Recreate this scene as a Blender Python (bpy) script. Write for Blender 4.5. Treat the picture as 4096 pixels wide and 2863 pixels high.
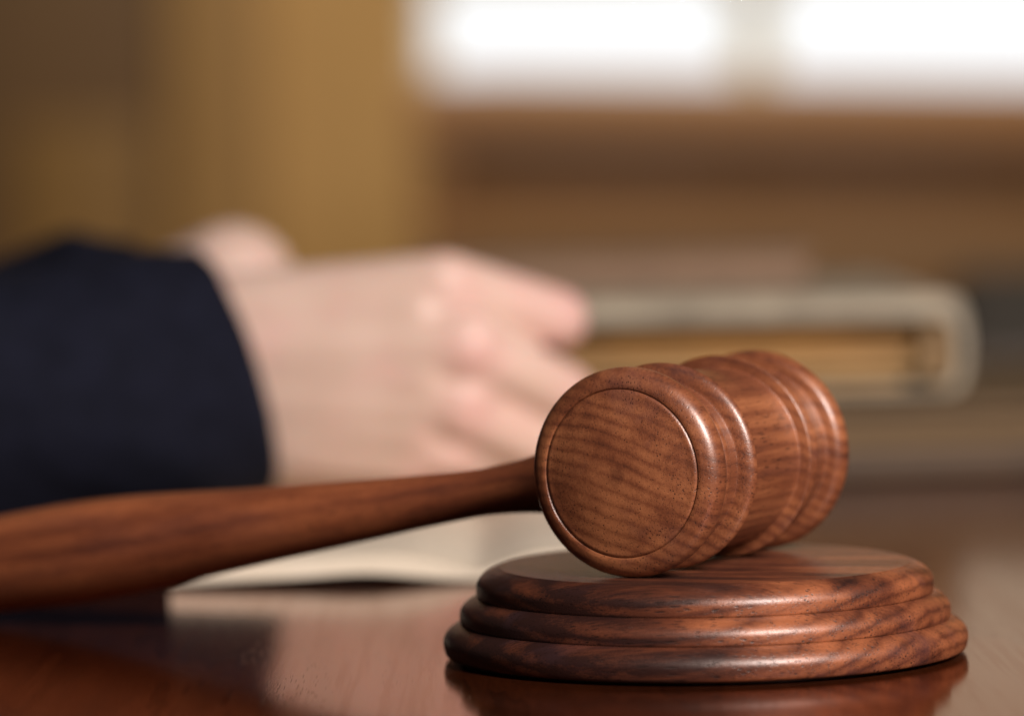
import bpy, bmesh, math, random
from mathutils import Vector, Matrix, noise

for o in list(bpy.data.objects):
    bpy.data.objects.remove(o)
scene = bpy.context.scene
COL = scene.collection
CM = 0.01
random.seed(7)

# ------------------------------------------------------------------ camera
cam_d = bpy.data.cameras.new("camera")
cam = bpy.data.objects.new("camera", cam_d)
COL.objects.link(cam)
cam_d.lens = 150
cam_d.sensor_width = 36
cam_d.clip_start = 0.02
cam_d.clip_end = 60
PITCH, ROLL = -0.053, 0.020
cam.matrix_world = (Matrix.Translation((0, 0, 0.11024))
                    @ Matrix.Rotation(math.pi / 2 + PITCH, 4, 'X')
                    @ Matrix.Rotation(-ROLL, 4, 'Z'))
cam_d.dof.use_dof = True
cam_d.dof.focus_distance = 0.862
cam_d.dof.aperture_fstop = 7.2
scene.camera = cam

# ------------------------------------------------------------------ light
world = bpy.data.worlds.new("World")
scene.world = world
world.use_nodes = True
bg = world.node_tree.nodes["Background"]
bg.inputs[0].default_value = (1.0, 0.93, 0.86, 1)
bg.inputs[1].default_value = 0.022


def area_light(name, loc, target, sx, sy, power, color):
    d = bpy.data.lights.new(name, 'AREA')
    d.shape = 'RECTANGLE'
    d.size, d.size_y = sx, sy
    d.energy = power
    d.color = color
    o = bpy.data.objects.new(name, d)
    COL.objects.link(o)
    o.location = loc
    o.rotation_euler = (Vector(target) - Vector(loc)).to_track_quat('-Z', 'Y').to_euler()
    return o


area_light("key_light", (0.54, 0.06, 0.66), (0.04, 0.90, 0.03), 0.32, 0.36, 29, (1.0, 0.97, 0.96))

area_light("wall_fill", (0.25, 3.6, 1.9), (0.2, 6.0, 0.0), 1.0, 0.6, 62, (1.0, 0.85, 0.62))  # added fill lamp that brightens the far wall and bench

scene.view_settings.view_transform = 'Standard'
scene.view_settings.look = 'None'
scene.view_settings.exposure = 0
scene.view_settings.gamma = 1


# ------------------------------------------------------------------ helpers
def tag(o, label=None, cat=None, group=None, kind=None):
    if label: o["label"] = label
    if cat: o["category"] = cat
    if group: o["group"] = group
    if kind: o["kind"] = kind
    return o


def empty(name, loc=(0, 0, 0), rotz=0.0):
    o = bpy.data.objects.new(name, None)
    COL.objects.link(o)
    o.location = loc
    o.rotation_euler = (0, 0, rotz)
    o.empty_display_size = 0.02
    return o


def link(name, me, mat, parent=None):
    o = bpy.data.objects.new(name, me)
    COL.objects.link(o)
    if mat: me.materials.append(mat)
    if parent: o.parent = parent
    return o


def mesh_py(name, verts, faces, smooth=None):
    me = bpy.data.meshes.new(name)
    me.from_pydata([tuple(v) for v in verts], [], faces)
    me.validate()
    bm = bmesh.new(); bm.from_mesh(me)
    bmesh.ops.recalc_face_normals(bm, faces=bm.faces)
    bm.to_mesh(me); bm.free()
    if smooth is not None:
        me.polygons.foreach_set("use_smooth", [True] * len(me.polygons))
        me.set_sharp_from_angle(angle=math.radians(smooth))
    return me


def quad_arc(p0, c, p1, n=10):
    out = []
    for i in range(n + 1):
        t = i / n
        out.append(tuple((1 - t) ** 2 * a + 2 * t * (1 - t) * b + t * t * d for a, b, d in zip(p0, c, p1)))
    return out


def chain(*parts):
    out = []
    for p in parts:
        p = [p] if isinstance(p[0], (int, float)) else p
        for q in p:
            if not out or (abs(q[0] - out[-1][0]) + abs(q[1] - out[-1][1])) > 1e-6:
                out.append(tuple(q))
    return out


def lathe(name, prof, axis='X', n=144, smooth=38, close=False):
    """prof: list of (t, r) in cm; axis X (t along X) or Z"""
    verts, faces, rings = [], [], []
    for t, r in prof:
        if r < 1e-5:
            rings.append([len(verts)])
            verts.append((t * CM, 0, 0) if axis == 'X' else (0, 0, t * CM))
        else:
            b = len(verts)
            for k in range(n):
                a = 2 * math.pi * k / n
                if axis == 'X':
                    verts.append((t * CM, r * CM * math.cos(a), r * CM * math.sin(a)))
                else:
                    verts.append((r * CM * math.cos(a), r * CM * math.sin(a), t * CM))
            rings.append(list(range(b, b + n)))
    pairs = list(zip(rings[:-1], rings[1:]))
    if close: pairs.append((rings[-1], rings[0]))
    for A, B in pairs:
        for k in range(n):
            k2 = (k + 1) % n
            if len(A) == 1 and len(B) == 1: continue
            if len(A) == 1: faces.append((A[0], B[k], B[k2]))
            elif len(B) == 1: faces.append((A[k], B[0], A[k2]))
            else: faces.append((A[k], B[k], B[k2], A[k2]))
    return mesh_py(name, verts, faces, smooth)


def box_mesh(name, x0, x1, y0, y1, z0, z1, bevel=0.0, seg=3):
    """all in metres"""
    bm = bmesh.new()
    bmesh.ops.create_cube(bm, size=1)
    for v in bm.verts:
        v.co = Vector(((x0 + x1) / 2 + v.co.x * (x1 - x0), (y0 + y1) / 2 + v.co.y * (y1 - y0), (z0 + z1) / 2 + v.co.z * (z1 - z0)))
    if bevel > 0:
        bmesh.ops.bevel(bm, geom=bm.edges[:], offset=bevel, segments=seg, profile=0.6, affect='EDGES')
    me = bpy.data.meshes.new(name)
    bm.to_mesh(me); bm.free()
    if bevel > 0:
        me.polygons.foreach_set("use_smooth", [True] * len(me.polygons))
        me.set_sharp_from_angle(angle=math.radians(50))
    return me


# ------------------------------------------------------------------ materials
class NT:
    def __init__(self, name):
        self.m = bpy.data.materials.new(name)
        self.m.use_nodes = True
        self.t = self.m.node_tree
        self.b = self.t.nodes["Principled BSDF"]

    def n(self, typ, **kw):
        nd = self.t.nodes.new(typ)
        for k, v in kw.items(): setattr(nd, k, v)
        return nd

    def set(self, sock, v):
        if hasattr(v, 'is_output') or isinstance(v, bpy.types.NodeSocket):
            self.t.links.new(v, sock)
        else:
            sock.default_value = v

    def math(self, op, a, b=0.0, c=None, clamp=False):
        nd = self.n("ShaderNodeMath", operation=op, use_clamp=clamp)
        self.set(nd.inputs[0], a); self.set(nd.inputs[1], b)
        if c is not None: self.set(nd.inputs[2], c)
        return nd.outputs[0]

    def vmath(self, op, a, b):
        nd = self.n("ShaderNodeVectorMath", operation=op)
        self.set(nd.inputs[0], a); self.set(nd.inputs[1], b)
        return nd.outputs[0]

    def noise(self, vec, scale, detail=2.0, rough=0.5, out='Fac', dist=0.0):
        nd = self.n("ShaderNodeTexNoise")
        self.set(nd.inputs['Vector'], vec)
        nd.inputs['Scale'].default_value = scale
        nd.inputs['Detail'].default_value = detail
        nd.inputs['Roughness'].default_value = rough
        nd.inputs['Distortion'].default_value = dist
        return nd.outputs[out]

    def vor(self, vec, scale, rnd=1.0):
        nd = self.n("ShaderNodeTexVoronoi")
        self.set(nd.inputs['Vector'], vec)
        nd.inputs['Scale'].default_value = scale
        nd.inputs['Randomness'].default_value = rnd
        return nd.outputs['Distance'], nd.outputs['Color']

    def ramp(self, fac, stops):
        nd = self.n("ShaderNodeValToRGB")
        self.set(nd.inputs[0], fac)
        e = nd.color_ramp.elements
        while len(e) < len(stops): e.new(0.5)
        for el, (p, c) in zip(e, stops):
            el.position = p
            el.color = (*c, 1) if len(c) == 3 else c
        return nd.outputs[0]

    def mapr(self, v, a, b, c=0.0, d=1.0, smooth=True):
        nd = self.n("ShaderNodeMapRange")
        nd.interpolation_type = 'SMOOTHSTEP' if smooth else 'LINEAR'
        self.set(nd.inputs[0], v)
        for i, x in enumerate((a, b, c, d)): nd.inputs[i + 1].default_value = x
        return nd.outputs[0]

    def mix(self, f, a, b, blend='MIX'):
        nd = self.n("ShaderNodeMix", data_type='RGBA', blend_type=blend)
        self.set(nd.inputs[0], f)
        self.set(nd.inputs[6], a if not isinstance(a, tuple) else (*a, 1))
        self.set(nd.inputs[7], b if not isinstance(b, tuple) else (*b, 1))
        return nd.outputs[2]

    def bump(self, h, strength, dist):
        nd = self.n("ShaderNodeBump")
        nd.inputs['Strength'].default_value = strength
        nd.inputs['Distance'].default_value = dist
        self.set(nd.inputs['Height'], h)
        return nd.outputs[0]

    def coords(self, rot=(0, 0, 0), loc=(0, 0, 0)):
        """object coordinates in cm"""
        tc = self.n("ShaderNodeTexCoord")
        mp = self.n("ShaderNodeMapping")
        self.t.links.new(tc.outputs['Object'], mp.inputs[0])
        mp.inputs['Rotation'].default_value = rot
        mp.inputs['Location'].default_value = loc
        mp.inputs['Scale'].default_value = (100, 100, 100)
        return mp.outputs[0]


def walnut(name, rot=(0, 0, 0), loc=(0, 0, 0), pith=(2.0, -9.0), period=0.42, light=(0.30, 0.125, 0.056),
           mid=(0.175, 0.064, 0.030), dark=(0.062, 0.023, 0.016), purple=(0.050, 0.024, 0.030), pore=0.5,
           rough=0.38, bumpy=1.0, coat=0.30, patch=1.0, side_shade=None, mark=False, fig_w=0.52, line_w=0.34):
    """grain runs along local X of the mapped coordinates"""
    N = NT(name)
    P = N.coords(rot, loc)
    Ps = N.vmath('MULTIPLY', P, (0.16, 1, 1))
    Pf = N.vmath('MULTIPLY', P, (0.045, 1, 1))
    warp = N.noise(Ps, 0.55, 3.0, 0.55)
    warp2 = N.noise(Ps, 3.0, 2.0, 0.5)
    sep = N.n("ShaderNodeSeparateXYZ"); N.t.links.new(P, sep.inputs[0])
    dy = N.math('SUBTRACT', sep.outputs[1], pith[0])
    dz = N.math('SUBTRACT', sep.outputs[2], pith[1])
    r = N.math('SQRT', N.math('ADD', N.math('MULTIPLY', dy, dy), N.math('MULTIPLY', dz, dz)))
    r = N.math('ADD', r, N.math('MULTIPLY', warp, 0.34))
    r = N.math('ADD', r, N.math('MULTIPLY', warp2, 0.025))
    fr = N.math('FRACT', N.math('DIVIDE', r, period))
    # growth ring: soft dark lines
    line = N.math('POWER', N.math('SUBTRACT', 1.0, N.math('ABSOLUTE', N.math('SUBTRACT', N.math('MULTIPLY', fr, 2.0), 1.0))), 1.8)
    ringid = N.noise(N.vmath('MULTIPLY', Ps, (0.3, 0.6, 0.6)), 1.4, 1.0)
    line = N.math('MULTIPLY', line, N.mapr(ringid, 0.15, 0.6))
    fig = N.noise(Ps, 0.75, 4.0, 0.6)
    fibre = N.noise(Pf, 22.0, 4.0, 0.7)
    fine = N.noise(P, 34.0, 2.0, 0.5)
    v = N.math('ADD', N.math('ADD', N.math('MULTIPLY', N.mapr(fig, 0.25, 0.75), fig_w), (0.52 - fig_w) * 0.5), N.math('ADD', N.math('MULTIPLY', fibre, 0.50), -0.06))
    v = N.math('ADD', v, N.math('MULTIPLY', N.math('ADD', fine, N.noise(P, 48.0, 2.0)), 0.15))
    v = N.math('SUBTRACT', v, 0.02)
    v = N.math('SUBTRACT', v, N.math('MULTIPLY', line, line_w))
    if side_shade:   # shade of the unlit side, put into the wood colour
        shade_pos = N.math('ADD', sep.outputs[0], N.math('MULTIPLY', N.math('SUBTRACT', fig, 0.5), 5.0))
        v = N.math('SUBTRACT', v, N.mapr(shade_pos, side_shade[0], side_shade[1], 0.0, 0.38))
    colr = N.ramp(v, [(0.12, dark), (0.42, mid), (0.72, light), (0.95, tuple(min(1, c * 1.3) for c in light))])
    pp = N.noise(N.vmath('ADD', Ps, (7, 3, 1)), 0.85, 3.0, 0.6)
    colr = N.mix(N.math('MULTIPLY', N.mapr(pp, 0.52, 0.72), 0.62 * patch), colr, purple)
    # pores: stretched cells, only some of them open
    Pp = N.vmath('MULTIPLY', P, (0.12, 1, 1))
    d1, c1 = N.vor(Pp, 14.0)
    d2, c2 = N.vor(N.vmath('ADD', Pp, (3.3, 1.7, 9.1)), 23.0)
    dens = N.mapr(N.noise(Ps, 1.8, 2.0), 0.36, 0.62)
    s1 = N.n("ShaderNodeSeparateColor"); N.t.links.new(c1, s1.inputs[0])
    s2 = N.n("ShaderNodeSeparateColor"); N.t.links.new(c2, s2.inputs[0])
    m1 = N.math('MULTIPLY', N.mapr(d1, 0.30, 0.14), N.math('LESS_THAN', s1.outputs[0], 0.6))
    m2 = N.math('MULTIPLY', N.mapr(d2, 0.34, 0.16), N.math('LESS_THAN', s2.outputs[0], 0.55))
    m1 = N.math('MULTIPLY', m1, N.math('ADD', N.math('MULTIPLY', dens, 0.85), 0.15))
    por = N.math('MAXIMUM', m1, N.math('MULTIPLY', m2, 0.6))
    colr = N.mix(N.math('MULTIPLY', por, pore * 1.3, clamp=True), colr, tuple(c * 0.55 for c in dark))
    if mark:   # small dark centre mark left by the lathe
        rc = N.math('SQRT', N.math('ADD', N.math('MULTIPLY', sep.outputs[1], sep.outputs[1]), N.math('MULTIPLY', sep.outputs[2], sep.outputs[2])))
        rc = N.math('ADD', rc, N.math('MULTIPLY', N.math('SUBTRACT', warp2, 0.5), 0.5))
        colr = N.mix(N.mapr(rc, 0.30, 0.03, 0.0, 0.32), colr, dark)
    N.set(N.b.inputs['Base Color'], colr)
    N.set(N.b.inputs['Roughness'], N.math('ADD', N.math('MULTIPLY', fine, 0.16), rough - 0.06))
    N.b.inputs['IOR'].default_value = 1.62
    N.b.inputs['Specular Tint'].default_value = (1.0, 0.78, 0.68, 1)
    N.b.inputs['Coat Weight'].default_value = coat
    N.b.inputs['Coat Roughness'].default_value = 0.22
    h = N.math('SUBTRACT', N.math('MULTIPLY', N.noise(P, 28.0, 3.0, 0.7), 0.45), N.math('MULTIPLY', por, 0.55))
    h = N.math('ADD', h, N.math('MULTIPLY', fibre, 0.5))
    bp = N.bump(h, 0.55 * bumpy, 0.00016)
    N.set(N.b.inputs['Normal'], bp)
    N.set(N.b.inputs['Coat Normal'], N.bump(h, 0.38 * bumpy, 0.00014))
    return N.m


YAW = 0.495
M_head = walnut("walnut_head", pith=(2.6, -9.0), period=0.26, light=(0.285, 0.094, 0.036),
                mid=(0.150, 0.042, 0.0165), dark=(0.034, 0.0095, 0.0062), pore=0.7, mark=True, patch=0.4, fig_w=0.44, line_w=0.24, bumpy=0.75)
M_handle = walnut("walnut_handle", pith=(0.3, -3.0), period=0.45, light=(0.265, 0.074, 0.026), mid=(0.150, 0.0375, 0.014),
                  dark=(0.046, 0.011, 0.0065), rough=0.42, patch=0.3, line_w=0.22, bumpy=0.7)
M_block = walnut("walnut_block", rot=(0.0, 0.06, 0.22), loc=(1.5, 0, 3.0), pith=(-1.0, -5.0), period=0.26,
                 light=(0.24, 0.070, 0.026), mid=(0.094, 0.0235, 0.0095), dark=(0.018, 0.005, 0.0036), pore=0.95, rough=0.40, side_shade=(5.0, -0.8),
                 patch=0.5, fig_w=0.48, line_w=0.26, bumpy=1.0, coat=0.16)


def desk_wood():
    N = NT("desk_mahogany")
    P = N.coords()
    Pg = N.vmath('MULTIPLY', P, (1, 0.10, 1))
    # cathedral figure running away from the viewer
    w = N.noise(Pg, 0.22, 3.0, 0.55)
    band = N.math('FRACT', N.math('MULTIPLY', N.math('ADD', w, N.math('MULTIPLY', N.noise(Pg, 1.6, 2.0), 0.12)), 9.0))
    bandl = N.math('POWER', band, 2.0)
    fibre = N.noise(N.vmath('MULTIPLY', P, (1, 0.05, 1)), 14.0, 3.0, 0.6)
    v = N.math('ADD', N.math('MULTIPLY', fibre, 0.45), N.math('MULTIPLY', N.noise(Pg, 0.5, 2.0), 0.6))
    v = N.math('SUBTRACT', v, N.math('MULTIPLY', bandl, 0.22))
    c = N.ramp(v, [(0.15, (0.018, 0.0040, 0.0014)), (0.5, (0.052, 0.0115, 0.0036)), (0.85, (0.105, 0.025, 0.008))])
    d1, c1 = N.vor(N.vmath('MULTIPLY', P, (1, 0.030, 1)), 24.0)
    s1 = N.n("ShaderNodeSeparateColor"); N.t.links.new(c1, s1.inputs[0])
    por = N.math('MULTIPLY', N.mapr(d1, 0.34, 0.16), N.math('LESS_THAN', s1.outputs[0], 0.75))
    por = N.math('MULTIPLY', por, N.mapr(bandl, 0.12, 0.5))
    c = N.mix(N.math('MULTIPLY', por, 0.6), c, (0.012, 0.008, 0.004))
    N.set(N.b.inputs['Base Color'], c)
    N.b.inputs['Roughness'].default_value = 0.13
    N.b.inputs['Specular IOR Level'].default_value = 0.12
    N.b.inputs['Metallic'].default_value = 0.45      # chatoyance: reddish sheen of the wood itself
    N.b.inputs['Specular Tint'].default_value = (1.0, 0.50, 0.32, 1)
    lines = N.mapr(N.noise(N.vmath('MULTIPLY', P, (1, 0.022, 1)), 4.5, 3.0, 0.6), 0.46, 0.60)
    N.set(N.b.inputs['Coat Weight'], N.math('SUBTRACT', 0.19, N.math('MULTIPLY', N.math('MAXIMUM', N.math('MULTIPLY', lines, 0.75), por), 0.16)))
    N.set(N.b.inputs['Coat Roughness'], N.math('ADD', N.math('ADD', 0.05, N.math('MULTIPLY', fibre, 0.08)), N.math('MULTIPLY', por, 0.25)))
    h = N.math('SUBTRACT', N.math('MULTIPLY', fibre, 0.35), N.math('MULTIPLY', por, 0.35))
    N.set(N.b.inputs['Normal'], N.bump(h, 0.35, 0.00010))
    N.set(N.b.inputs['Coat Normal'], N.bump(h, 0.14, 0.00007))
    return N.m


def plain(name, col, rough=0.6, var=0.15, scale=0.5, stretch=(1, 1, 1), bumps=0.0, sheen=0.0, detail=3.0):
    N = NT(name)
    P = N.coords()
    Pn = N.vmath('MULTIPLY', P, stretch)
    f = N.noise(Pn, scale, detail, 0.55)
    a = tuple(max(0, c * (1 - var)) for c in col)
    b = tuple(min(1, c * (1 + var)) for c in col)
    N.set(N.b.inputs['Base Color'], N.ramp(f, [(0.3, a), (0.7, b)]))
    N.b.inputs['Roughness'].default_value = rough
    if bumps: N.set(N.b.inputs['Normal'], N.bump(N.noise(Pn, scale * 6, 3.0), bumps, 0.0006))
    if name.startswith('navy'): N.b.inputs['Specular IOR Level'].default_value = 0.15
    if sheen:
        N.b.inputs['Sheen Weight'].default_value = sheen
        N.b.inputs['Sheen Roughness'].default_value = 0.4
    return N.m


def skin_mat():
    N = NT("skin")
    P = N.coords()
    f = N.noise(P, 0.45, 3.0, 0.5)
    g = N.noise(N.vmath('ADD', P, (4, 4, 4)), 0.9, 2.0, 0.5)
    c = N.ramp(f, [(0.32, (0.59, 0.39, 0.30)), (0.68, (0.67, 0.455, 0.36))])
    c = N.mix(N.math('MULTIPLY', N.mapr(g, 0.5, 0.75), 0.35), c, (0.66, 0.335, 0.29))
    fl_ = N.n('ShaderNodeAttribute', attribute_name='flush')
    c = N.mix(N.math('MULTIPLY', fl_.outputs['Fac'], 0.6), c, (0.62, 0.29, 0.26))
    N.set(N.b.inputs['Base Color'], c)
    N.b.inputs['Roughness'].default_value = 0.5
    N.b.inputs['Subsurface Weight'].default_value = 0.25
    N.b.inputs['Subsurface Radius'].default_value = (0.006, 0.002, 0.001)
    N.b.inputs['Subsurface Scale'].default_value = 0.6
    N.set(N.b.inputs['Normal'], N.bump(N.noise(P, 3.0, 3.0), 0.15, 0.0008))
    return N.m


def page_mat():
    N = NT("printed_page")
    P = N.coords()
    sep = N.n("ShaderNodeSeparateXYZ"); N.t.links.new(P, sep.inputs[0])
    # lines of print across the page: rows along Y, words along X
    rows = N.math('LESS_THAN', N.math('FRACT', N.math('DIVIDE', sep.outputs[1], 0.55)), 0.42)
    words = N.math('GREATER_THAN', N.noise(N.vmath('MULTIPLY', P, (1, 0.9, 0)), 3.6, 1.0), 0.5)
    margin = N.math('GREATER_THAN', sep.outputs[1], 2.2)
    up = N.math('MULTIPLY', N.math('MULTIPLY', rows, words), margin)
    base = N.ramp(N.noise(P, 0.3, 2.0), [(0.3, (0.60, 0.475, 0.345)), (0.7, (0.70, 0.575, 0.44))])
    N.set(N.b.inputs['Base Color'], N.mix(N.math('MULTIPLY', up, 0.40), base, (0.16, 0.14, 0.13)))
    N.b.inputs['Roughness'].default_value = 0.7
    return N.m


def emit(name, col, s):
    m = bpy.data.materials.new(name); m.use_nodes = True
    t = m.node_tree; t.nodes.clear()
    e = t.nodes.new("ShaderNodeEmission"); o = t.nodes.new("ShaderNodeOutputMaterial")
    e.inputs[0].default_value = (*col, 1); e.inputs[1].default_value = s
    t.links.new(e.outputs[0], o.inputs[0])
    return m


def glass_mat():
    m = bpy.data.materials.new("window_glass"); m.use_nodes = True
    t = m.node_tree; t.nodes.clear()
    tr = t.nodes.new("ShaderNodeBsdfTransparent"); gl = t.nodes.new("ShaderNodeBsdfGlossy")
    fr = t.nodes.new("ShaderNodeFresnel"); mx = t.nodes.new("ShaderNodeMixShader"); o = t.nodes.new("ShaderNodeOutputMaterial")
    gl.inputs['Roughness'].default_value = 0.02
    fr.inputs[0].default_value = 1.06   # coated, hardly reflecting
    t.links.new(fr.outputs[0], mx.inputs[0]); t.links.new(tr.outputs[0], mx.inputs[1]); t.links.new(gl.outputs[0], mx.inputs[2])
    t.links.new(mx.outputs[0], o.inputs[0])
    return m


M_desk = desk_wood()
M_skin = skin_mat()
M_cloth = plain("navy_suit_cloth", (0.0056, 0.0056, 0.0118), 0.9, 0.25, 1.2, bumps=0.3, sheen=0.0)
M_page = page_mat()
M_edge = plain("page_edges", (0.62, 0.56, 0.45), 0.8, 0.15, 6.0, (0.2, 0.2, 12))
M_cover = plain("dark_book_cover", (0.03, 0.018, 0.012), 0.5)
M_wall = plain("ochre_wall_paint", (0.50, 0.305, 0.122), 0.8, 0.05, 0.05)
M_door = plain("brown_door_wood", (0.118, 0.057, 0.013), 0.5, 0.25, 0.06, (1, 1, 0.1))
M_doorpanel = plain("golden_door_panel", (0.20, 0.105, 0.022), 0.5, 0.2, 0.06, (1, 1, 0.1))
M_doorpost = plain("light_door_post_wood", (0.31, 0.175, 0.056), 0.5, 0.15, 0.06, (1, 1, 0.1))
M_bench_a = plain("bench_crest_wood", (0.20, 0.086, 0.022), 0.45, 0.22, 0.05, (0.1, 1, 1))
M_bench_b = plain("bench_panel_wood", (0.18, 0.077, 0.018), 0.5, 0.22, 0.05, (0.1, 1, 1))
M_bench_c = plain("bench_rail_wood", (0.175, 0.088, 0.028), 0.5, 0.22, 0.05, (0.1, 1, 1))
M_frame = plain("pale_window_frame", (0.80, 0.77, 0.68), 0.5, 0.05)
M_blind = plain("grey_roller_blind", (0.78, 0.77, 0.76), 0.8, 0.05)
M_glass = glass_mat()
M_sky = emit("overcast_sky", (0.98, 0.99, 1.0), 1.1)
M_floor = plain("floor_boards", (0.10, 0.05, 0.025), 0.5, 0.3, 0.05, (1, 0.1, 1))
M_bookcloth = plain("worn_pale_book_cloth", (0.37, 0.295, 0.205), 0.8, 0.3, 0.55, detail=5.0)
M_goldpages = plain("gilt_yellowed_pages", (0.27, 0.125, 0.026), 0.7, 0.5, 0.7, (0.3, 0.3, 3))
M_palepages = plain("faded_pages", (0.40, 0.235, 0.095), 0.8, 0.35, 0.7, (0.4, 0.4, 3))
M_lining = plain("brown_spine_lining", (0.25, 0.145, 0.062), 0.8, 0.3)
M_olive = plain("drab_book_cover", (0.115, 0.064, 0.025), 0.7, 0.15, 0.5)
M_darkboard = plain("dark_brown_board", (0.085, 0.045, 0.020), 0.6)
M_oldpages = plain("drab_old_pages", (0.14, 0.080, 0.033), 0.8, 0.2, 0.6, (0.2, 0.2, 3))
M_smallbook = plain("small_brown_book", (0.24, 0.135, 0.075), 0.7, 0.1)
M_chair = plain("charcoal_chair_fabric", (0.10, 0.077, 0.055), 0.8, 0.15, 0.3)

# ------------------------------------------------------------------ setting
fl = link("floor", box_mesh("floor", -4, 4, -1.0, 6.3, -0.80, -0.75), M_floor); tag(fl, kind="structure")

# far wall, with a real opening for the window
WY = 6.0
WX0, WX1, WZ0, WZ1 = -0.118, 1.10, 0.13, 1.05


def wall_piece(x0, x1, z0, z1):
    return [(x0, x1, z0, z1)]


verts, faces = [], []
for (x0, x1, z0, z1) in ((-3, WX0, -0.75, 2.0), (WX1, 3, -0.75, 2.0), (WX0, WX1, -0.75, WZ0), (WX0, WX1, WZ1, 2.0)):
    b = len(verts)
    for y in (WY, WY + 0.2):
        verts += [(x0, y, z0), (x1, y, z0), (x1, y, z1), (x0, y, z1)]
    faces += [(b, b + 1, b + 2, b + 3), (b + 4, b + 5, b + 6, b + 7), (b, b + 1, b + 5, b + 4), (b + 1, b + 2, b + 6, b + 5),
              (b + 2, b + 3, b + 7, b + 6), (b + 3, b, b + 4, b + 7)]
wl = link("wall", mesh_py("wall", verts, faces), M_wall); tag(wl, kind="structure")

sk = link("sky", box_mesh("sky", -1.5, 2.6, 7.4, 7.42, -0.6, 2.4), M_sky); tag(sk, kind="structure")

win = empty("window", (0, 0, 0))
tag(win, "bright white window with a pale centre post above the wooden bench", "window")
fy0, fy1 = WY + 0.04, WY + 0.10
link("frame_post", box_mesh("frame_post", 0.324, 0.380, fy0, fy1, WZ0, WZ1, 0.004), M_frame, win)
link("frame_side", box_mesh("frame_side", WX0 - 0.002, WX0 + 0.02, fy0, fy1, WZ0, WZ1, 0.004), M_frame, win)
link("frame_side", box_mesh("frame_side", WX1 - 0.02, WX1 + 0.002, fy0, fy1, WZ0, WZ1, 0.004), M_frame, win)
link("sill", box_mesh("sill", WX0 + 0.003, WX1 - 0.003, WY - 0.05, fy0 - 0.002, WZ0 - 0.03, WZ0 + 0.003, 0.005), M_frame, win)
for (a, b) in ((WX0 + 0.02, 0.324), (0.380, WX1 - 0.02)):
    link("pane", box_mesh("pane", a, b, WY + 0.065, WY + 0.069, WZ0 + 0.004, WZ1 - 0.002), M_glass, win)
link("roller_blind", box_mesh("roller_blind", WX0 + 0.002, WX1 - 0.002, WY + 0.012, WY + 0.018, 0.318, WZ1 - 0.01), M_blind, win)

dr = empty("door", (-0.72, WY, -0.75))
tag(dr, "brown wooden door with a golden panel at the far left wall", "door")
def at_door(me, nm, mat):
    me.transform(Matrix.Translation((0.72, -WY, 0.75)))
    return link(nm, me, mat, dr)
at_door(box_mesh("leaf", -1.25, -0.475, WY - 0.035, WY - 0.003, -0.74, 1.25, 0.004), "leaf", M_door)
at_door(box_mesh("panel", -0.69, -0.50, WY - 0.05, WY - 0.036, -0.55, 0.135, 0.006), "panel", M_doorpanel)
at_door(box_mesh("panel", -1.16, -0.78, WY - 0.05, WY - 0.036, -0.55, 0.135, 0.006), "panel", M_doorpanel)
at_door(box_mesh("door_post", -0.470, -0.335, WY - 0.06, WY - 0.003, -0.75, 1.33, 0.006), "door_post", M_doorpost)

# long wooden bench back in front of the window: the crest falls off gently to the right
BY = 4.5
bench = empty("bench", (0.33, BY, -0.75))
tag(bench, "long brown wooden bench back standing below the bright window", "bench")
def crest_mesh():
    vs, fs = [], []
    n = 40
    for i in range(n + 1):
        u = i / n
        x = -0.100 + u * 1.0
        top = 0.171 - 0.019 * max(0, min(1.3, x / 0.55))
        for (y, z) in ((BY - 0.03, top - 0.072), (BY - 0.03, top - 0.012), (BY - 0.02, top), (BY + 0.02, top), (BY + 0.03, top - 0.012), (BY + 0.03, top - 0.072)):
            vs.append((x - 0.33, y - BY, z + 0.75))
    for i in range(n):
        for k in range(6):
            a, b = i * 6 + k, i * 6 + (k + 1) % 6
            fs.append((a, b, b + 6, a + 6))
    fs.append(tuple(range(6))); fs.append(tuple(range(n * 6, n * 6 + 6)))
    return mesh_py("crest_rail", vs, fs, 50)
link("crest_rail", crest_mesh(), M_bench_a, bench)
def at_bench(me, nm, mat):
    me.transform(Matrix.Translation((-0.33, -BY, 0.75)))
    return link(nm, me, mat, bench)
for k in range(3):
    x0 = -0.062 + k * 0.31
    at_bench(box_mesh("back_panel", x0 - 0.0, x0 + 0.3095, BY - 0.012, BY + 0.012, 0.012, 0.105, 0.003), "back_panel", M_bench_b)
at_bench(box_mesh("lower_rail", -0.062, 0.90, BY - 0.028, BY + 0.028, -0.16, 0.014, 0.004), "lower_rail", M_bench_c)
at_bench(box_mesh("seat_apron", -0.062, 0.90, BY - 0.020, BY + 0.020, -0.70, -0.165, 0.004), "seat_apron", M_bench_b)
at_bench(box_mesh("end_post", -0.095, -0.0615, BY - 0.035, BY + 0.035, -0.75, 0.086, 0.004), "end_post", M_bench_b)
at_bench(box_mesh("end_post", 0.905, 0.935, BY - 0.035, BY + 0.035, -0.75, 0.10, 0.004), "end_post", M_bench_b)

# ------------------------------------------------------------------ desk
desk = empty("desk", (0, 0.9, -0.75))
tag(desk, "polished reddish brown wooden desk under the gavel", "desk")
TL = Matrix.Translation((0, -0.9, 0.75))
def at_desk(me, nm, mat):
    me.transform(TL)
    return link(nm, me, mat, desk)
at_desk(box_mesh("tabletop", -0.95, 0.95, -0.25, 2.05, -0.03, 0.0, 0.003), "tabletop", M_desk)
for sx in (-1, 1):
    for yy in (-0.15, 1.95):
        at_desk(box_mesh("leg", sx * 0.87 - 0.035, sx * 0.87 + 0.035, yy - 0.035, yy + 0.035, -0.75, -0.031, 0.004), "leg", M_desk)

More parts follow.
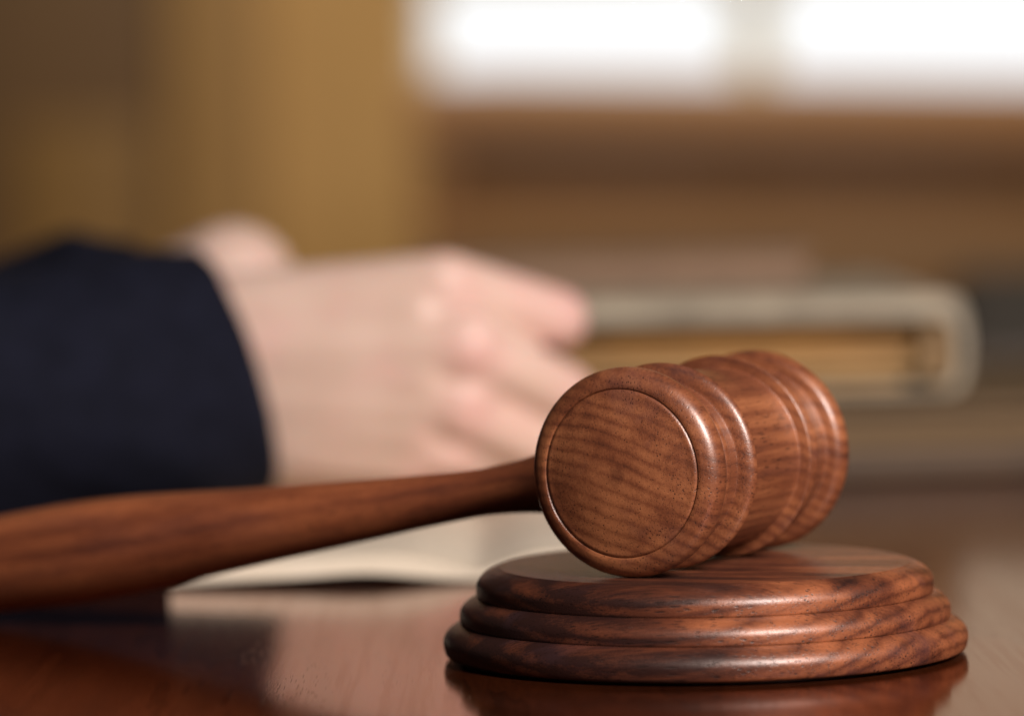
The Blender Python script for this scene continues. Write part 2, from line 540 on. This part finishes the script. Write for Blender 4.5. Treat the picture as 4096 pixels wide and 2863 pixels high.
# ------------------------------------------------------------------ sound block
BX, BD = 3.943, 89.25
blk = empty("sound_block", (BX * CM, BD * CM, 0))
tag(blk, "round three-tiered walnut sound block under the gavel head", "sound block")
link("base_pad", lathe("base_pad", [(0.002, 0), (0.002, 5.15), (0.075, 5.15), (0.075, 0)], 'Z'), M_cover, blk)
def ovolo(z0, z1, r0, r1, n=16, end=60.0):
    """round edge: vertical at (z0, r0), still sloping where it meets the next tier at (z1, r1)"""
    e = math.radians(end)
    A, B = (r0 - r1) / (1 - math.cos(e)), (z1 - z0) / math.sin(e)
    return [(z0 + B * math.sin(a), r0 - A * (1 - math.cos(a))) for a in (e * k / n for k in range(n + 1))]


low = chain((0.078, 0.0), (0.078, 5.36), quad_arc((0.078, 5.40), (0.085, 5.44), (0.13, 5.462), 4),
            quad_arc((0.13, 5.462), (0.22, 5.500), (0.36, 5.505), 6), ovolo(0.36, 0.752, 5.505, 5.135, end=54), (0.757, 5.10), (0.757, 0))
midt = chain((0.758, 0), (0.758, 5.125), (0.762, 5.140), (0.775, 5.149), (0.80, 5.152), (0.92, 5.152),
             ovolo(0.92, 1.292, 5.152, 4.785, end=54), (1.297, 4.74), (1.297, 0))
upt = chain((1.298, 0), (1.298, 4.770), (1.302, 4.784), (1.315, 4.792), (1.34, 4.796), (1.50, 4.796),
            ovolo(1.50, 1.893, 4.796, 4.335, end=66), (1.907, 4.312), (1.909, 4.27), (1.909, 0))
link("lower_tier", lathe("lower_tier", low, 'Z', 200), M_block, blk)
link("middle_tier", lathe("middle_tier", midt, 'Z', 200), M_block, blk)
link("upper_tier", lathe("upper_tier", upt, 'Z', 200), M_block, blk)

# ------------------------------------------------------------------ gavel
ZT, R = 1.908, 2.149
HX, HY, HZ = 3.789, 89.293, ZT + R
gav = empty("gavel", (HX * CM, HY * CM, HZ * CM), math.pi / 2 - YAW)
tag(gav, "reddish walnut gavel lying on the round sound block", "gavel")


def dome(t0, s, rr=1.63, h=0.21, n=14):
    return [(t0 + s * h * (1 - (k / n) ** 2), rr * k / n) for k in range(n + 1)]


# striking face (outside groove towards the middle), s=-1 near end, s=+1 far end
def face_prof(s):
    return chain([(s * 3.45 + s * 0.21 * (1 - (k / 14) ** 2), 1.60 * k / 14) for k in range(15)],
                 quad_arc((s * 3.45, 1.60), (s * 3.445, 1.680), (s * 3.405, 1.704), 6), (s * 3.382, 1.7165), (s * 3.05, 1.718))


def ring_prof(s, lip):
    return chain((s * 3.05, 1.70), (s * 3.382, 1.7175), (s * 3.405, 1.730), quad_arc((s * 3.418, 1.742), (s * 3.43, 1.80), (s * 3.405, 1.86), 4),
                 quad_arc((s * 3.405, 1.86), (s * 3.33, 2.13), (s * 3.05, 2.149), 14),
                 quad_arc((s * 3.05, 2.149), (s * 2.87, 2.149), (s * 2.77, 2.03), 10),
                 quad_arc((s * 2.77, 2.03), (s * 2.73, 1.97), (s * 2.725, 1.84), 4), (s * 2.70, 1.805), (s * 2.28, 1.800),
                 quad_arc((s * 2.26, 1.815), (s * 2.17, 1.865), (s * 2.06, 1.825), 6), (s * 2.05, 1.800), (s * (lip + 0.245), 1.795),
                 quad_arc((s * (lip + 0.235), 1.81), (s * (lip + 0.21), 2.10), (s * (lip + 0.04), 2.138), 12),
                 (s * (lip + 0.012), 2.138), (s * lip, 2.128), (s * (lip - 0.012), 2.10), (s * (lip - 0.02), 1.93),
                 quad_arc((s * (lip - 0.025), 1.905), (s * (lip - 0.03), 1.885), (s * (lip - 0.06), 1.882), 3), (s * (lip - 0.06), 1.70))


barrel = link("barrel", lathe("barrel", chain((-1.46, 1.60), (-1.46, 1.880), [(t / 10, 1.880 + 0.014 * (1 - (t / 13) ** 2)) for t in range(-12, 11)], (1.16, 1.880), (1.16, 1.60)), 'X', 160), M_head, gav)
for s, lip in ((-1, 1.47), (1, 1.17)):
    rg = link("end_ring", lathe("end_ring", ring_prof(s, lip), 'X', 200), M_head, gav)
    link("striking_face", lathe("striking_face", face_prof(s), 'X', 160), M_head, rg)

SL = math.atan(0.1534)
st = [(1.2, 0.62), (3.0, 0.70), (3.5, 0.66), (3.8, 0.615), (4.1, 0.575), (4.7, 0.525), (5.3, 0.515), (6.55, 0.575), (7.8, 0.66), (9.1, 0.745), (11.05, 0.875),
      (13, 1.03), (14.35, 1.12), (15.75, 1.15), (17.8, 1.10), (19.0, 1.02), (20.4, 0.915), (21.4, 0.80), (22.0, 0.62), (22.25, 0.35), (22.3, 0.0)]


def smooth_prof(st, n=6):
    out = []
    for i in range(len(st) - 1):
        p0, p1, p2, p3 = st[max(0, i - 1)], st[i], st[i + 1], st[min(len(st) - 1, i + 2)]
        for k in range(n):
            t = k / n
            q = []
            for a, b, c, d in zip(p0, p1, p2, p3):
                q.append(0.5 * (2 * b + (c - a) * t + (2 * a - 5 * b + 4 * c - d) * t * t + (3 * b - a - 3 * c + d) * t ** 3))
            out.append((q[0] / math.cos(SL), max(0.001, q[1])))
    out.append((st[-1][0] / math.cos(SL), 0))
    return out


hd = link("handle", lathe("handle", [(1.2, 0.0)] + smooth_prof(st), 'X', 96), M_handle, gav)
hd.rotation_euler = (Matrix.Rotation(math.pi / 2, 3, 'Z') @ Matrix.Rotation(SL, 3, 'Y')).to_euler()

# ------------------------------------------------------------------ open book under the hands
book = empty("open_book", (-1.0 * CM, 104.2 * CM, 0))
tag(book, "open book with cream printed pages lying under the clasped hands", "book")


def page_side(s, name, W_):
    """a fanned half of the open book; local X from the gutter outwards, Y away from the viewer"""
    nx, ny = 40, 12
    L_ = 19.0
    def top(u):
        x = u * W_
        return 0.26 + 0.58 * (1 - math.exp(-(x / 1.1) ** 1.6)) - 0.30 * u
    def bot(u):
        x = u * W_
        return 0.075 + 0.17 * math.exp(-((x - 2.6) / 1.5) ** 2) * (1 if x > 2.6 else 1.0) + 0.10 * math.exp(-((x - 5) / 2.2) ** 2)
    vs, fs = [], []
    for j in range(ny + 1):
        for i in range(nx + 1):
            u = (i / nx) ** 1.35
            w = 0.03 * math.sin(j * 0.9 + u * 5) * u
            vs.append((s * u * W_ * CM, j / ny * L_ * CM, (top(u) + w) * CM))
    o2 = len(vs)
    for j in range(ny + 1):
        for i in range(nx + 1):
            u = (i / nx) ** 1.35
            vs.append((s * u * W_ * CM, (j / ny * L_ - 0.0) * CM, bot(u) * CM))
    row = nx + 1
    for j in range(ny):
        for i in range(nx):
            a = j * row + i
            fs.append((a, a + 1, a + row + 1, a + row))
            fs.append((o2 + a, o2 + a + row, o2 + a + row + 1, o2 + a + 1))
    for i in range(nx):
        fs.append((i, o2 + i, o2 + i + 1, i + 1))
        a = ny * row + i
        fs.append((a, a + 1, o2 + a + 1, o2 + a))
    for j in range(ny):
        a = j * row + nx
        fs.append((a, o2 + a, o2 + a + row, a + row))
        a = j * row
        fs.append((a, a + row, o2 + a + row, o2 + a))
    return link(name, mesh_py(name, vs, fs, 40), M_page, book)


page_side(-1, "page_block", 7.5)
page_side(1, "page_block", 7.4)
link("cover", box_mesh("cover", -0.078, 0.077, 0.004, 0.192, 0.0001, 0.0006, 0.0001), M_cover, book)

# ------------------------------------------------------------------ person: clasped hands and sleeves
person = empty("person", (-0.08, 1.20, 0.009))
tag(person, "person in a navy suit jacket resting clasped hands on the open book", "person")
PO = Vector((-0.08, 1.20, 0.009))


def capsule(bm, p0, r0, p1, r1, seg=56):
    p0, p1 = Vector(p0) * CM, Vector(p1) * CM
    r0, r1 = r0 * CM, r1 * CM
    d = p1 - p0
    q = Vector((0, 0, 1)).rotation_difference(d.normalized()).to_matrix().to_4x4()
    bmesh.ops.create_cone(bm, cap_ends=True, segments=seg, radius1=r0, radius2=r1, depth=d.length, matrix=Matrix.Translation((p0 + p1) / 2) @ q)
    for p, r in ((p0, r0), (p1, r1)):
        bmesh.ops.create_icosphere(bm, subdivisions=4, radius=r, matrix=Matrix.Translation(p))


def blend_body(name, chains, voxel, smooth_it, mat, flush=()):
    bm = bmesh.new()
    for ch in chains:
        for (a, b) in zip(ch[:-1], ch[1:]):
            capsule(bm, a[:3], a[3], b[:3], b[3])
    me = bpy.data.meshes.new(name)
    bm.to_mesh(me); bm.free()
    tmp = bpy.data.objects.new(name + "_tmp", me)
    COL.objects.link(tmp)
    m = tmp.modifiers.new("r", 'REMESH'); m.mode = 'VOXEL'; m.voxel_size = voxel; m.use_smooth_shade = True
    m = tmp.modifiers.new("s", 'SMOOTH'); m.factor = 0.5; m.iterations = smooth_it
    dg = bpy.context.evaluated_depsgraph_get()
    out = bpy.data.meshes.new_from_object(tmp.evaluated_get(dg))
    bpy.data.objects.remove(tmp)
    out.name = name
    # flushed skin over the knuckles and finger ends
    at = out.attributes.new("flush", 'FLOAT', 'POINT')
    vals = []
    for v in out.vertices:
        f = 0.0
        for (x, y, z, rad, amt) in flush:
            d = (v.co - Vector((x, y, z)) * CM).length / (rad * CM)
            f = max(f, amt * math.exp(-d * d))
        vals.append(f)
    at.data.foreach_set("value", vals)
    out.transform(Matrix.Translation(-PO))
    out.polygons.foreach_set("use_smooth", [True] * len(out.polygons))
    return link(name, out, mat, person)


near = [
    # metacarpals from the wrist to each knuckle
    [(-12.5, 121.0, 5.0, 2.2), (-8.4, 120.6, 5.65, 1.55), (-1.85, 118.7, 6.70, 1.02)],
    [(-8.4, 120.5, 4.9, 1.6), (-1.25, 118.1, 5.15, 1.05)],
    [(-12.5, 121.0, 4.2, 2.2), (-8.4, 120.5, 4.0, 1.6), (-1.45, 118.4, 3.62, 0.98)],
    [(-8.4, 120.6, 3.3, 1.55), (-1.9, 119.2, 2.25, 0.92)],
    [(-8.4, 120.9, 2.7, 1.5), (-2.6, 119.9, 1.75, 0.85)],
    [(-8.2, 120.6, 5.3, 1.55), (-2.5, 118.55, 5.95, 0.98)], [(-8.2, 120.5, 4.45, 1.6), (-2.3, 118.4, 4.38, 0.98)], [(-8.2, 120.55, 3.65, 1.58), (-2.6, 118.9, 2.95, 0.95)], [(-8.2, 120.7, 3.0, 1.5), (-2.8, 119.5, 2.0, 0.92)],
    # webs of the palm
    [(-6.5, 121.4, 4.6, 1.7), (-2.4, 120.4, 4.4, 1.3)], [(-6.5, 121.2, 3.4, 1.5), (-2.6, 120.5, 3.0, 1.1)],
    # fingers: knuckle, middle joint, end joint, tip
    [(-1.85, 118.7, 6.78, 0.96), (1.34, 120.1, 5.74, 0.85), (0.9, 122.6, 5.15, 0.75), (-1.0, 123.5, 5.0, 0.66)],
    [(-1.25, 118.1, 5.06, 0.95), (1.46, 119.8, 3.66, 0.83), (0.8, 122.4, 3.55, 0.75), (-1.1, 123.3, 3.7, 0.66)],
    [(-1.45, 118.4, 3.38, 0.90), (0.95, 120.1, 2.02, 0.74), (0.2, 122.3, 2.1, 0.7), (-1.5, 123.1, 2.5, 0.63)],
    [(-1.9, 119.2, 2.25, 0.86), (0.0, 120.6, 1.72, 0.70), (-0.6, 122.2, 1.75, 0.63), (-1.8, 122.8, 1.85, 0.55)],
    # thumb
    [(-7.4, 121.4, 5.5, 1.45), (-4.3, 122.2, 5.7, 1.05), (-1.9, 122.9, 6.0, 0.86), (0.1, 122.6, 6.2, 0.70)],
]
far = [
    [(-13.5, 129.5, 4.9, 1.7), (-10.6, 128.2, 5.7, 1.75), (-8.25, 127.0, 6.62, 1.88), (-6.9, 126.8, 5.3, 1.35)],
    [(-7.0, 126.8, 5.3, 1.35), (-2.4, 126.2, 5.2, 1.0)], [(-7.6, 127.2, 5.0, 1.6), (-2.1, 126.4, 4.2, 1.0)],
    [(-8.2, 127.2, 5.0, 1.6), (-2.5, 126.3, 2.95, 0.95)], [(-8.2, 127.0, 4.3, 1.5), (-3.1, 125.9, 1.95, 0.85)],
    [(-6.8, 126.4, 4.6, 1.5), (-3.6, 125.9, 3.6, 1.2)],
    [(-2.4, 126.2, 5.2, 1.0), (0.5, 125.9, 5.0, 0.84), (-1.2, 125.0, 4.9, 0.72), (-2.9, 124.9, 4.8, 0.62)],
    [(-2.1, 126.4, 4.2, 1.0), (0.8, 126.0, 3.8, 0.84), (-1.0, 125.0, 3.7, 0.72), (-2.9, 124.9, 3.7, 0.62)],
    [(-2.5, 126.3, 2.95, 0.95), (0.2, 125.9, 2.55, 0.78), (-1.5, 125.0, 2.5, 0.70), (-3.0, 124.9, 2.5, 0.60)],
    [(-3.1, 125.9, 1.95, 0.85), (-0.9, 125.6, 1.65, 0.68), (-2.2, 124.9, 1.65, 0.60), (-3.3, 124.8, 1.7, 0.53)],
    [(-7.6, 126.2, 5.8, 1.4), (-5.0, 125.1, 5.6, 1.0), (-2.8, 124.3, 5.7, 0.85), (-1.0, 124.1, 5.9, 0.70)],
]
blend_body("hand", near, 0.0010, 20, M_skin,
           [(-1.1, 117.6, 6.6, 1.0, 0.7), (-0.9, 117.2, 4.9, 1.0, 0.9), (-1.0, 117.5, 3.3, 1.0, 0.9), (-1.5, 118.4, 2.0, 0.9, 0.6),
            (1.7, 119.8, 6.3, 1.5, 1.0), (1.8, 119.6, 4.1, 1.1, 0.6), (1.3, 119.9, 2.3, 1.0, 0.5), (0.4, 118.8, 6.9, 1.0, 0.6)])
blend_body("hand", far, 0.0016, 9, M_skin, [(-7.4, 125.6, 5.4, 0.9, 0.9)])


def sleeve(name, stations, cut, seed):
    """stations: (x,y,z,ry,rz); first is the cuff. cut(angle)->x shift at the cuff"""
    n, sub = 72, 10
    rings = []
    pts = []
    for i in range(len(stations) - 1):
        for k in range(sub):
            t = k / sub
            t2 = t
            pts.append([a + (b - a) * t2 for a, b in zip(stations[i], stations[i + 1])])
    pts.append(list(stations[-1]))
    total = len(pts)
    def ring(c, shrink, shift, wr):
        out = []
        for k in range(n):
            a = 2 * math.pi * k / n
            ca, sa = math.cos(a), math.sin(a)
            f = 1.0
            if wr:
                v = Vector((c[0] * 0.22 + seed, ca * 1.3 + c[0] * 0.07, sa * 1.3))
                f += 0.070 * noise.noise(v * 1.1) + 0.035 * noise.noise(v * 2.7)
            out.append(((c[0] + cut(ca, sa) * shift) * CM, (c[1] - ca * c[3] * f * shrink) * CM, (c[2] + sa * c[4] * f * shrink) * CM))
        return out
    for i, c in enumerate(pts):
        rings.append(ring(c, 1.0, max(0, 1 - i / 14), True))
    c0 = pts[0]
    c1 = [c0[0] - 1.8] + c0[1:]
    pre = [ring(c1, 0.90, 1.0, False), ring([c0[0] - 0.15] + c0[1:], 0.925, 1.0, True), ring([c0[0] + 0.05] + c0[1:], 0.965, 1.0, True)]
    rings = pre + rings
    vs = [v for r in rings for v in r]
    fs = []
    for i in range(len(rings) - 1):
        for k in range(n):
            k2 = (k + 1) % n
            fs.append((i * n + k, i * n + k2, (i + 1) * n + k2, (i + 1) * n + k))
    fs.append(tuple((len(rings) - 1) * n + k for k in range(n)))
    me = mesh_py(name, vs, fs, 60)
    me.transform(Matrix.Translation(-PO))
    return link(name, me, M_cloth, person)


sleeve("sleeve", [(-7.85, 119.8, 4.35, 3.3, 3.48), (-10.5, 119.6, 4.05, 3.4, 3.72), (-14, 119.2, 3.72, 3.6, 3.62), (-20, 118.5, 4.0, 4.0, 3.9), (-34, 117.5, 5.2, 5.0, 4.9)],
       lambda ca, sa: -0.85 * sa + 0.95 * ca, 3.0)
sleeve("sleeve", [(-10.9, 128.4, 5.3, 2.7, 2.75), (-13.2, 129.6, 5.1, 3.1, 3.2), (-15.2, 130.6, 4.3, 3.3, 3.3), (-17.5, 131.6, 3.5, 3.4, 3.2), (-24, 133, 3.7, 3.7, 3.5), (-36, 137, 5.0, 5.0, 4.8)],
       lambda ca, sa: -0.5 * sa, 9.0)

# ------------------------------------------------------------------ books at the right
lb = empty("book", (0.13, 1.40, 0), math.radians(9))
tag(lb, "drab brown thick book, lowest of the stack behind the gavel", "book", "stacked books")
link("page_block", box_mesh("page_block", -0.150, 0.175, -0.068, 0.150, 0.0085, 0.0195, 0.001), M_oldpages, lb)
link("cover_board", box_mesh("cover_board", -0.155, 0.18, -0.072, 0.155, 0.0005, 0.008, 0.001), M_darkboard, lb)
link("cover_board", box_mesh("cover_board", -0.155, 0.18, -0.072, 0.155, 0.020, 0.0235, 0.001), M_olive, lb)

ub = empty("book", (0.049, 1.44, 0.0240), math.radians(1.5))
tag(ub, "thick pale grey book with yellowed pages on top of the brown book", "book", "stacked books")


def wrap_cover():
    """boards and rounded spine as one bent sheet, spine at +X; the upper board is padded"""
    tb, tt, ts, h, xr = 0.0015, 0.0065, 0.0032, 0.0310, 0.082
    prof_o, prof_i = [], []
    L = -0.115
    prof_o.append((L, 0)); prof_i.append((L, tb))
    for k in range(25):
        a = -math.pi / 2 + math.pi * k / 24
        c = max(0.0, math.cos(a)) ** 0.3
        prof_o.append((xr + 0.0135 * c, h / 2 + h / 2 * math.sin(a)))
        prof_i.append((xr + 0.0135 * c - ts, (h - tt + tb) / 2 + (h - tt - tb) / 2 * math.sin(a)))
    prof_o.append((L, h)); prof_i.append((L, h - tt))
    P_ = prof_o + prof_i[::-1]
    n = len(P_)
    vs = [(x, y, z) for y in (-0.075, 0.13) for (x, z) in P_]
    fs = [(k, (k + 1) % n, (k + 1) % n + n, k + n) for k in range(n)]
    m = len(prof_o)
    for base in (0, n):
        for k in range(m - 1):
            fs.append((base + k, base + k + 1, base + n - 2 - k, base + n - 1 - k))
    return mesh_py("cover", vs, fs, 40)


link("cover", wrap_cover(), M_bookcloth, ub)
pz = 0.0017
for k, (dz, dx, dy) in enumerate(((0.0052, 0.076, 0.003), (0.0038, 0.081, -0.0035), (0.0045, 0.0775, 0.0015), (0.0040, 0.0815, 0.0055), (0.0044, 0.0765, 0.0085))):
    link("page_section", box_mesh("page_section", -0.110, dx, -0.068 + dy, 0.124, pz + 0.0001, pz + dz, 0.0012), (M_goldpages, M_palepages)[k in (0, 1)], ub)
    pz += dz
link("spine_lining", box_mesh("spine_lining", 0.0823, 0.0905, -0.069, 0.120, 0.0035, 0.0225, 0.001), M_lining, ub)

sb = empty("book", (0.055, 1.50, 0.0552), math.radians(-2))
tag(sb, "small thin reddish brown book lying on the pale grey book", "book", "stacked books")
link("cover_board", box_mesh("cover_board", -0.09, 0.05, -0.03, 0.06, 0.0, 0.002, 0.0005), M_smallbook, sb)
link("page_block", box_mesh("page_block", -0.088, 0.048, -0.028, 0.058, 0.0021, 0.0095, 0.0005), M_smallbook, sb)
link("cover_board", box_mesh("cover_board", -0.09, 0.05, -0.03, 0.06, 0.0096, 0.0116, 0.0005), M_smallbook, sb)

# ------------------------------------------------------------------ chair beyond the desk
ch = empty("chair", (0.42, 2.45, -0.75))
tag(ch, "dark charcoal chair behind the far side of the desk", "chair")
link("backrest", box_mesh("backrest", -0.17, 0.22, -0.03, 0.03, 0.46, 0.775, 0.02, 5), M_chair, ch)
link("seat", box_mesh("seat", -0.18, 0.23, 0.032, 0.46, 0.40, 0.45, 0.015, 4), M_chair, ch)
for x in (-0.15, 0.20):
    for y in (0.06, 0.42):
        link("leg", box_mesh("leg", x - 0.015, x + 0.015, y - 0.015, y + 0.015, 0, 0.399, 0.003), M_cover, ch)
    link("back_post", box_mesh("back_post", x - 0.012, x + 0.012, 0.031, 0.05, 0.452, 0.70, 0.003), M_cover, ch)
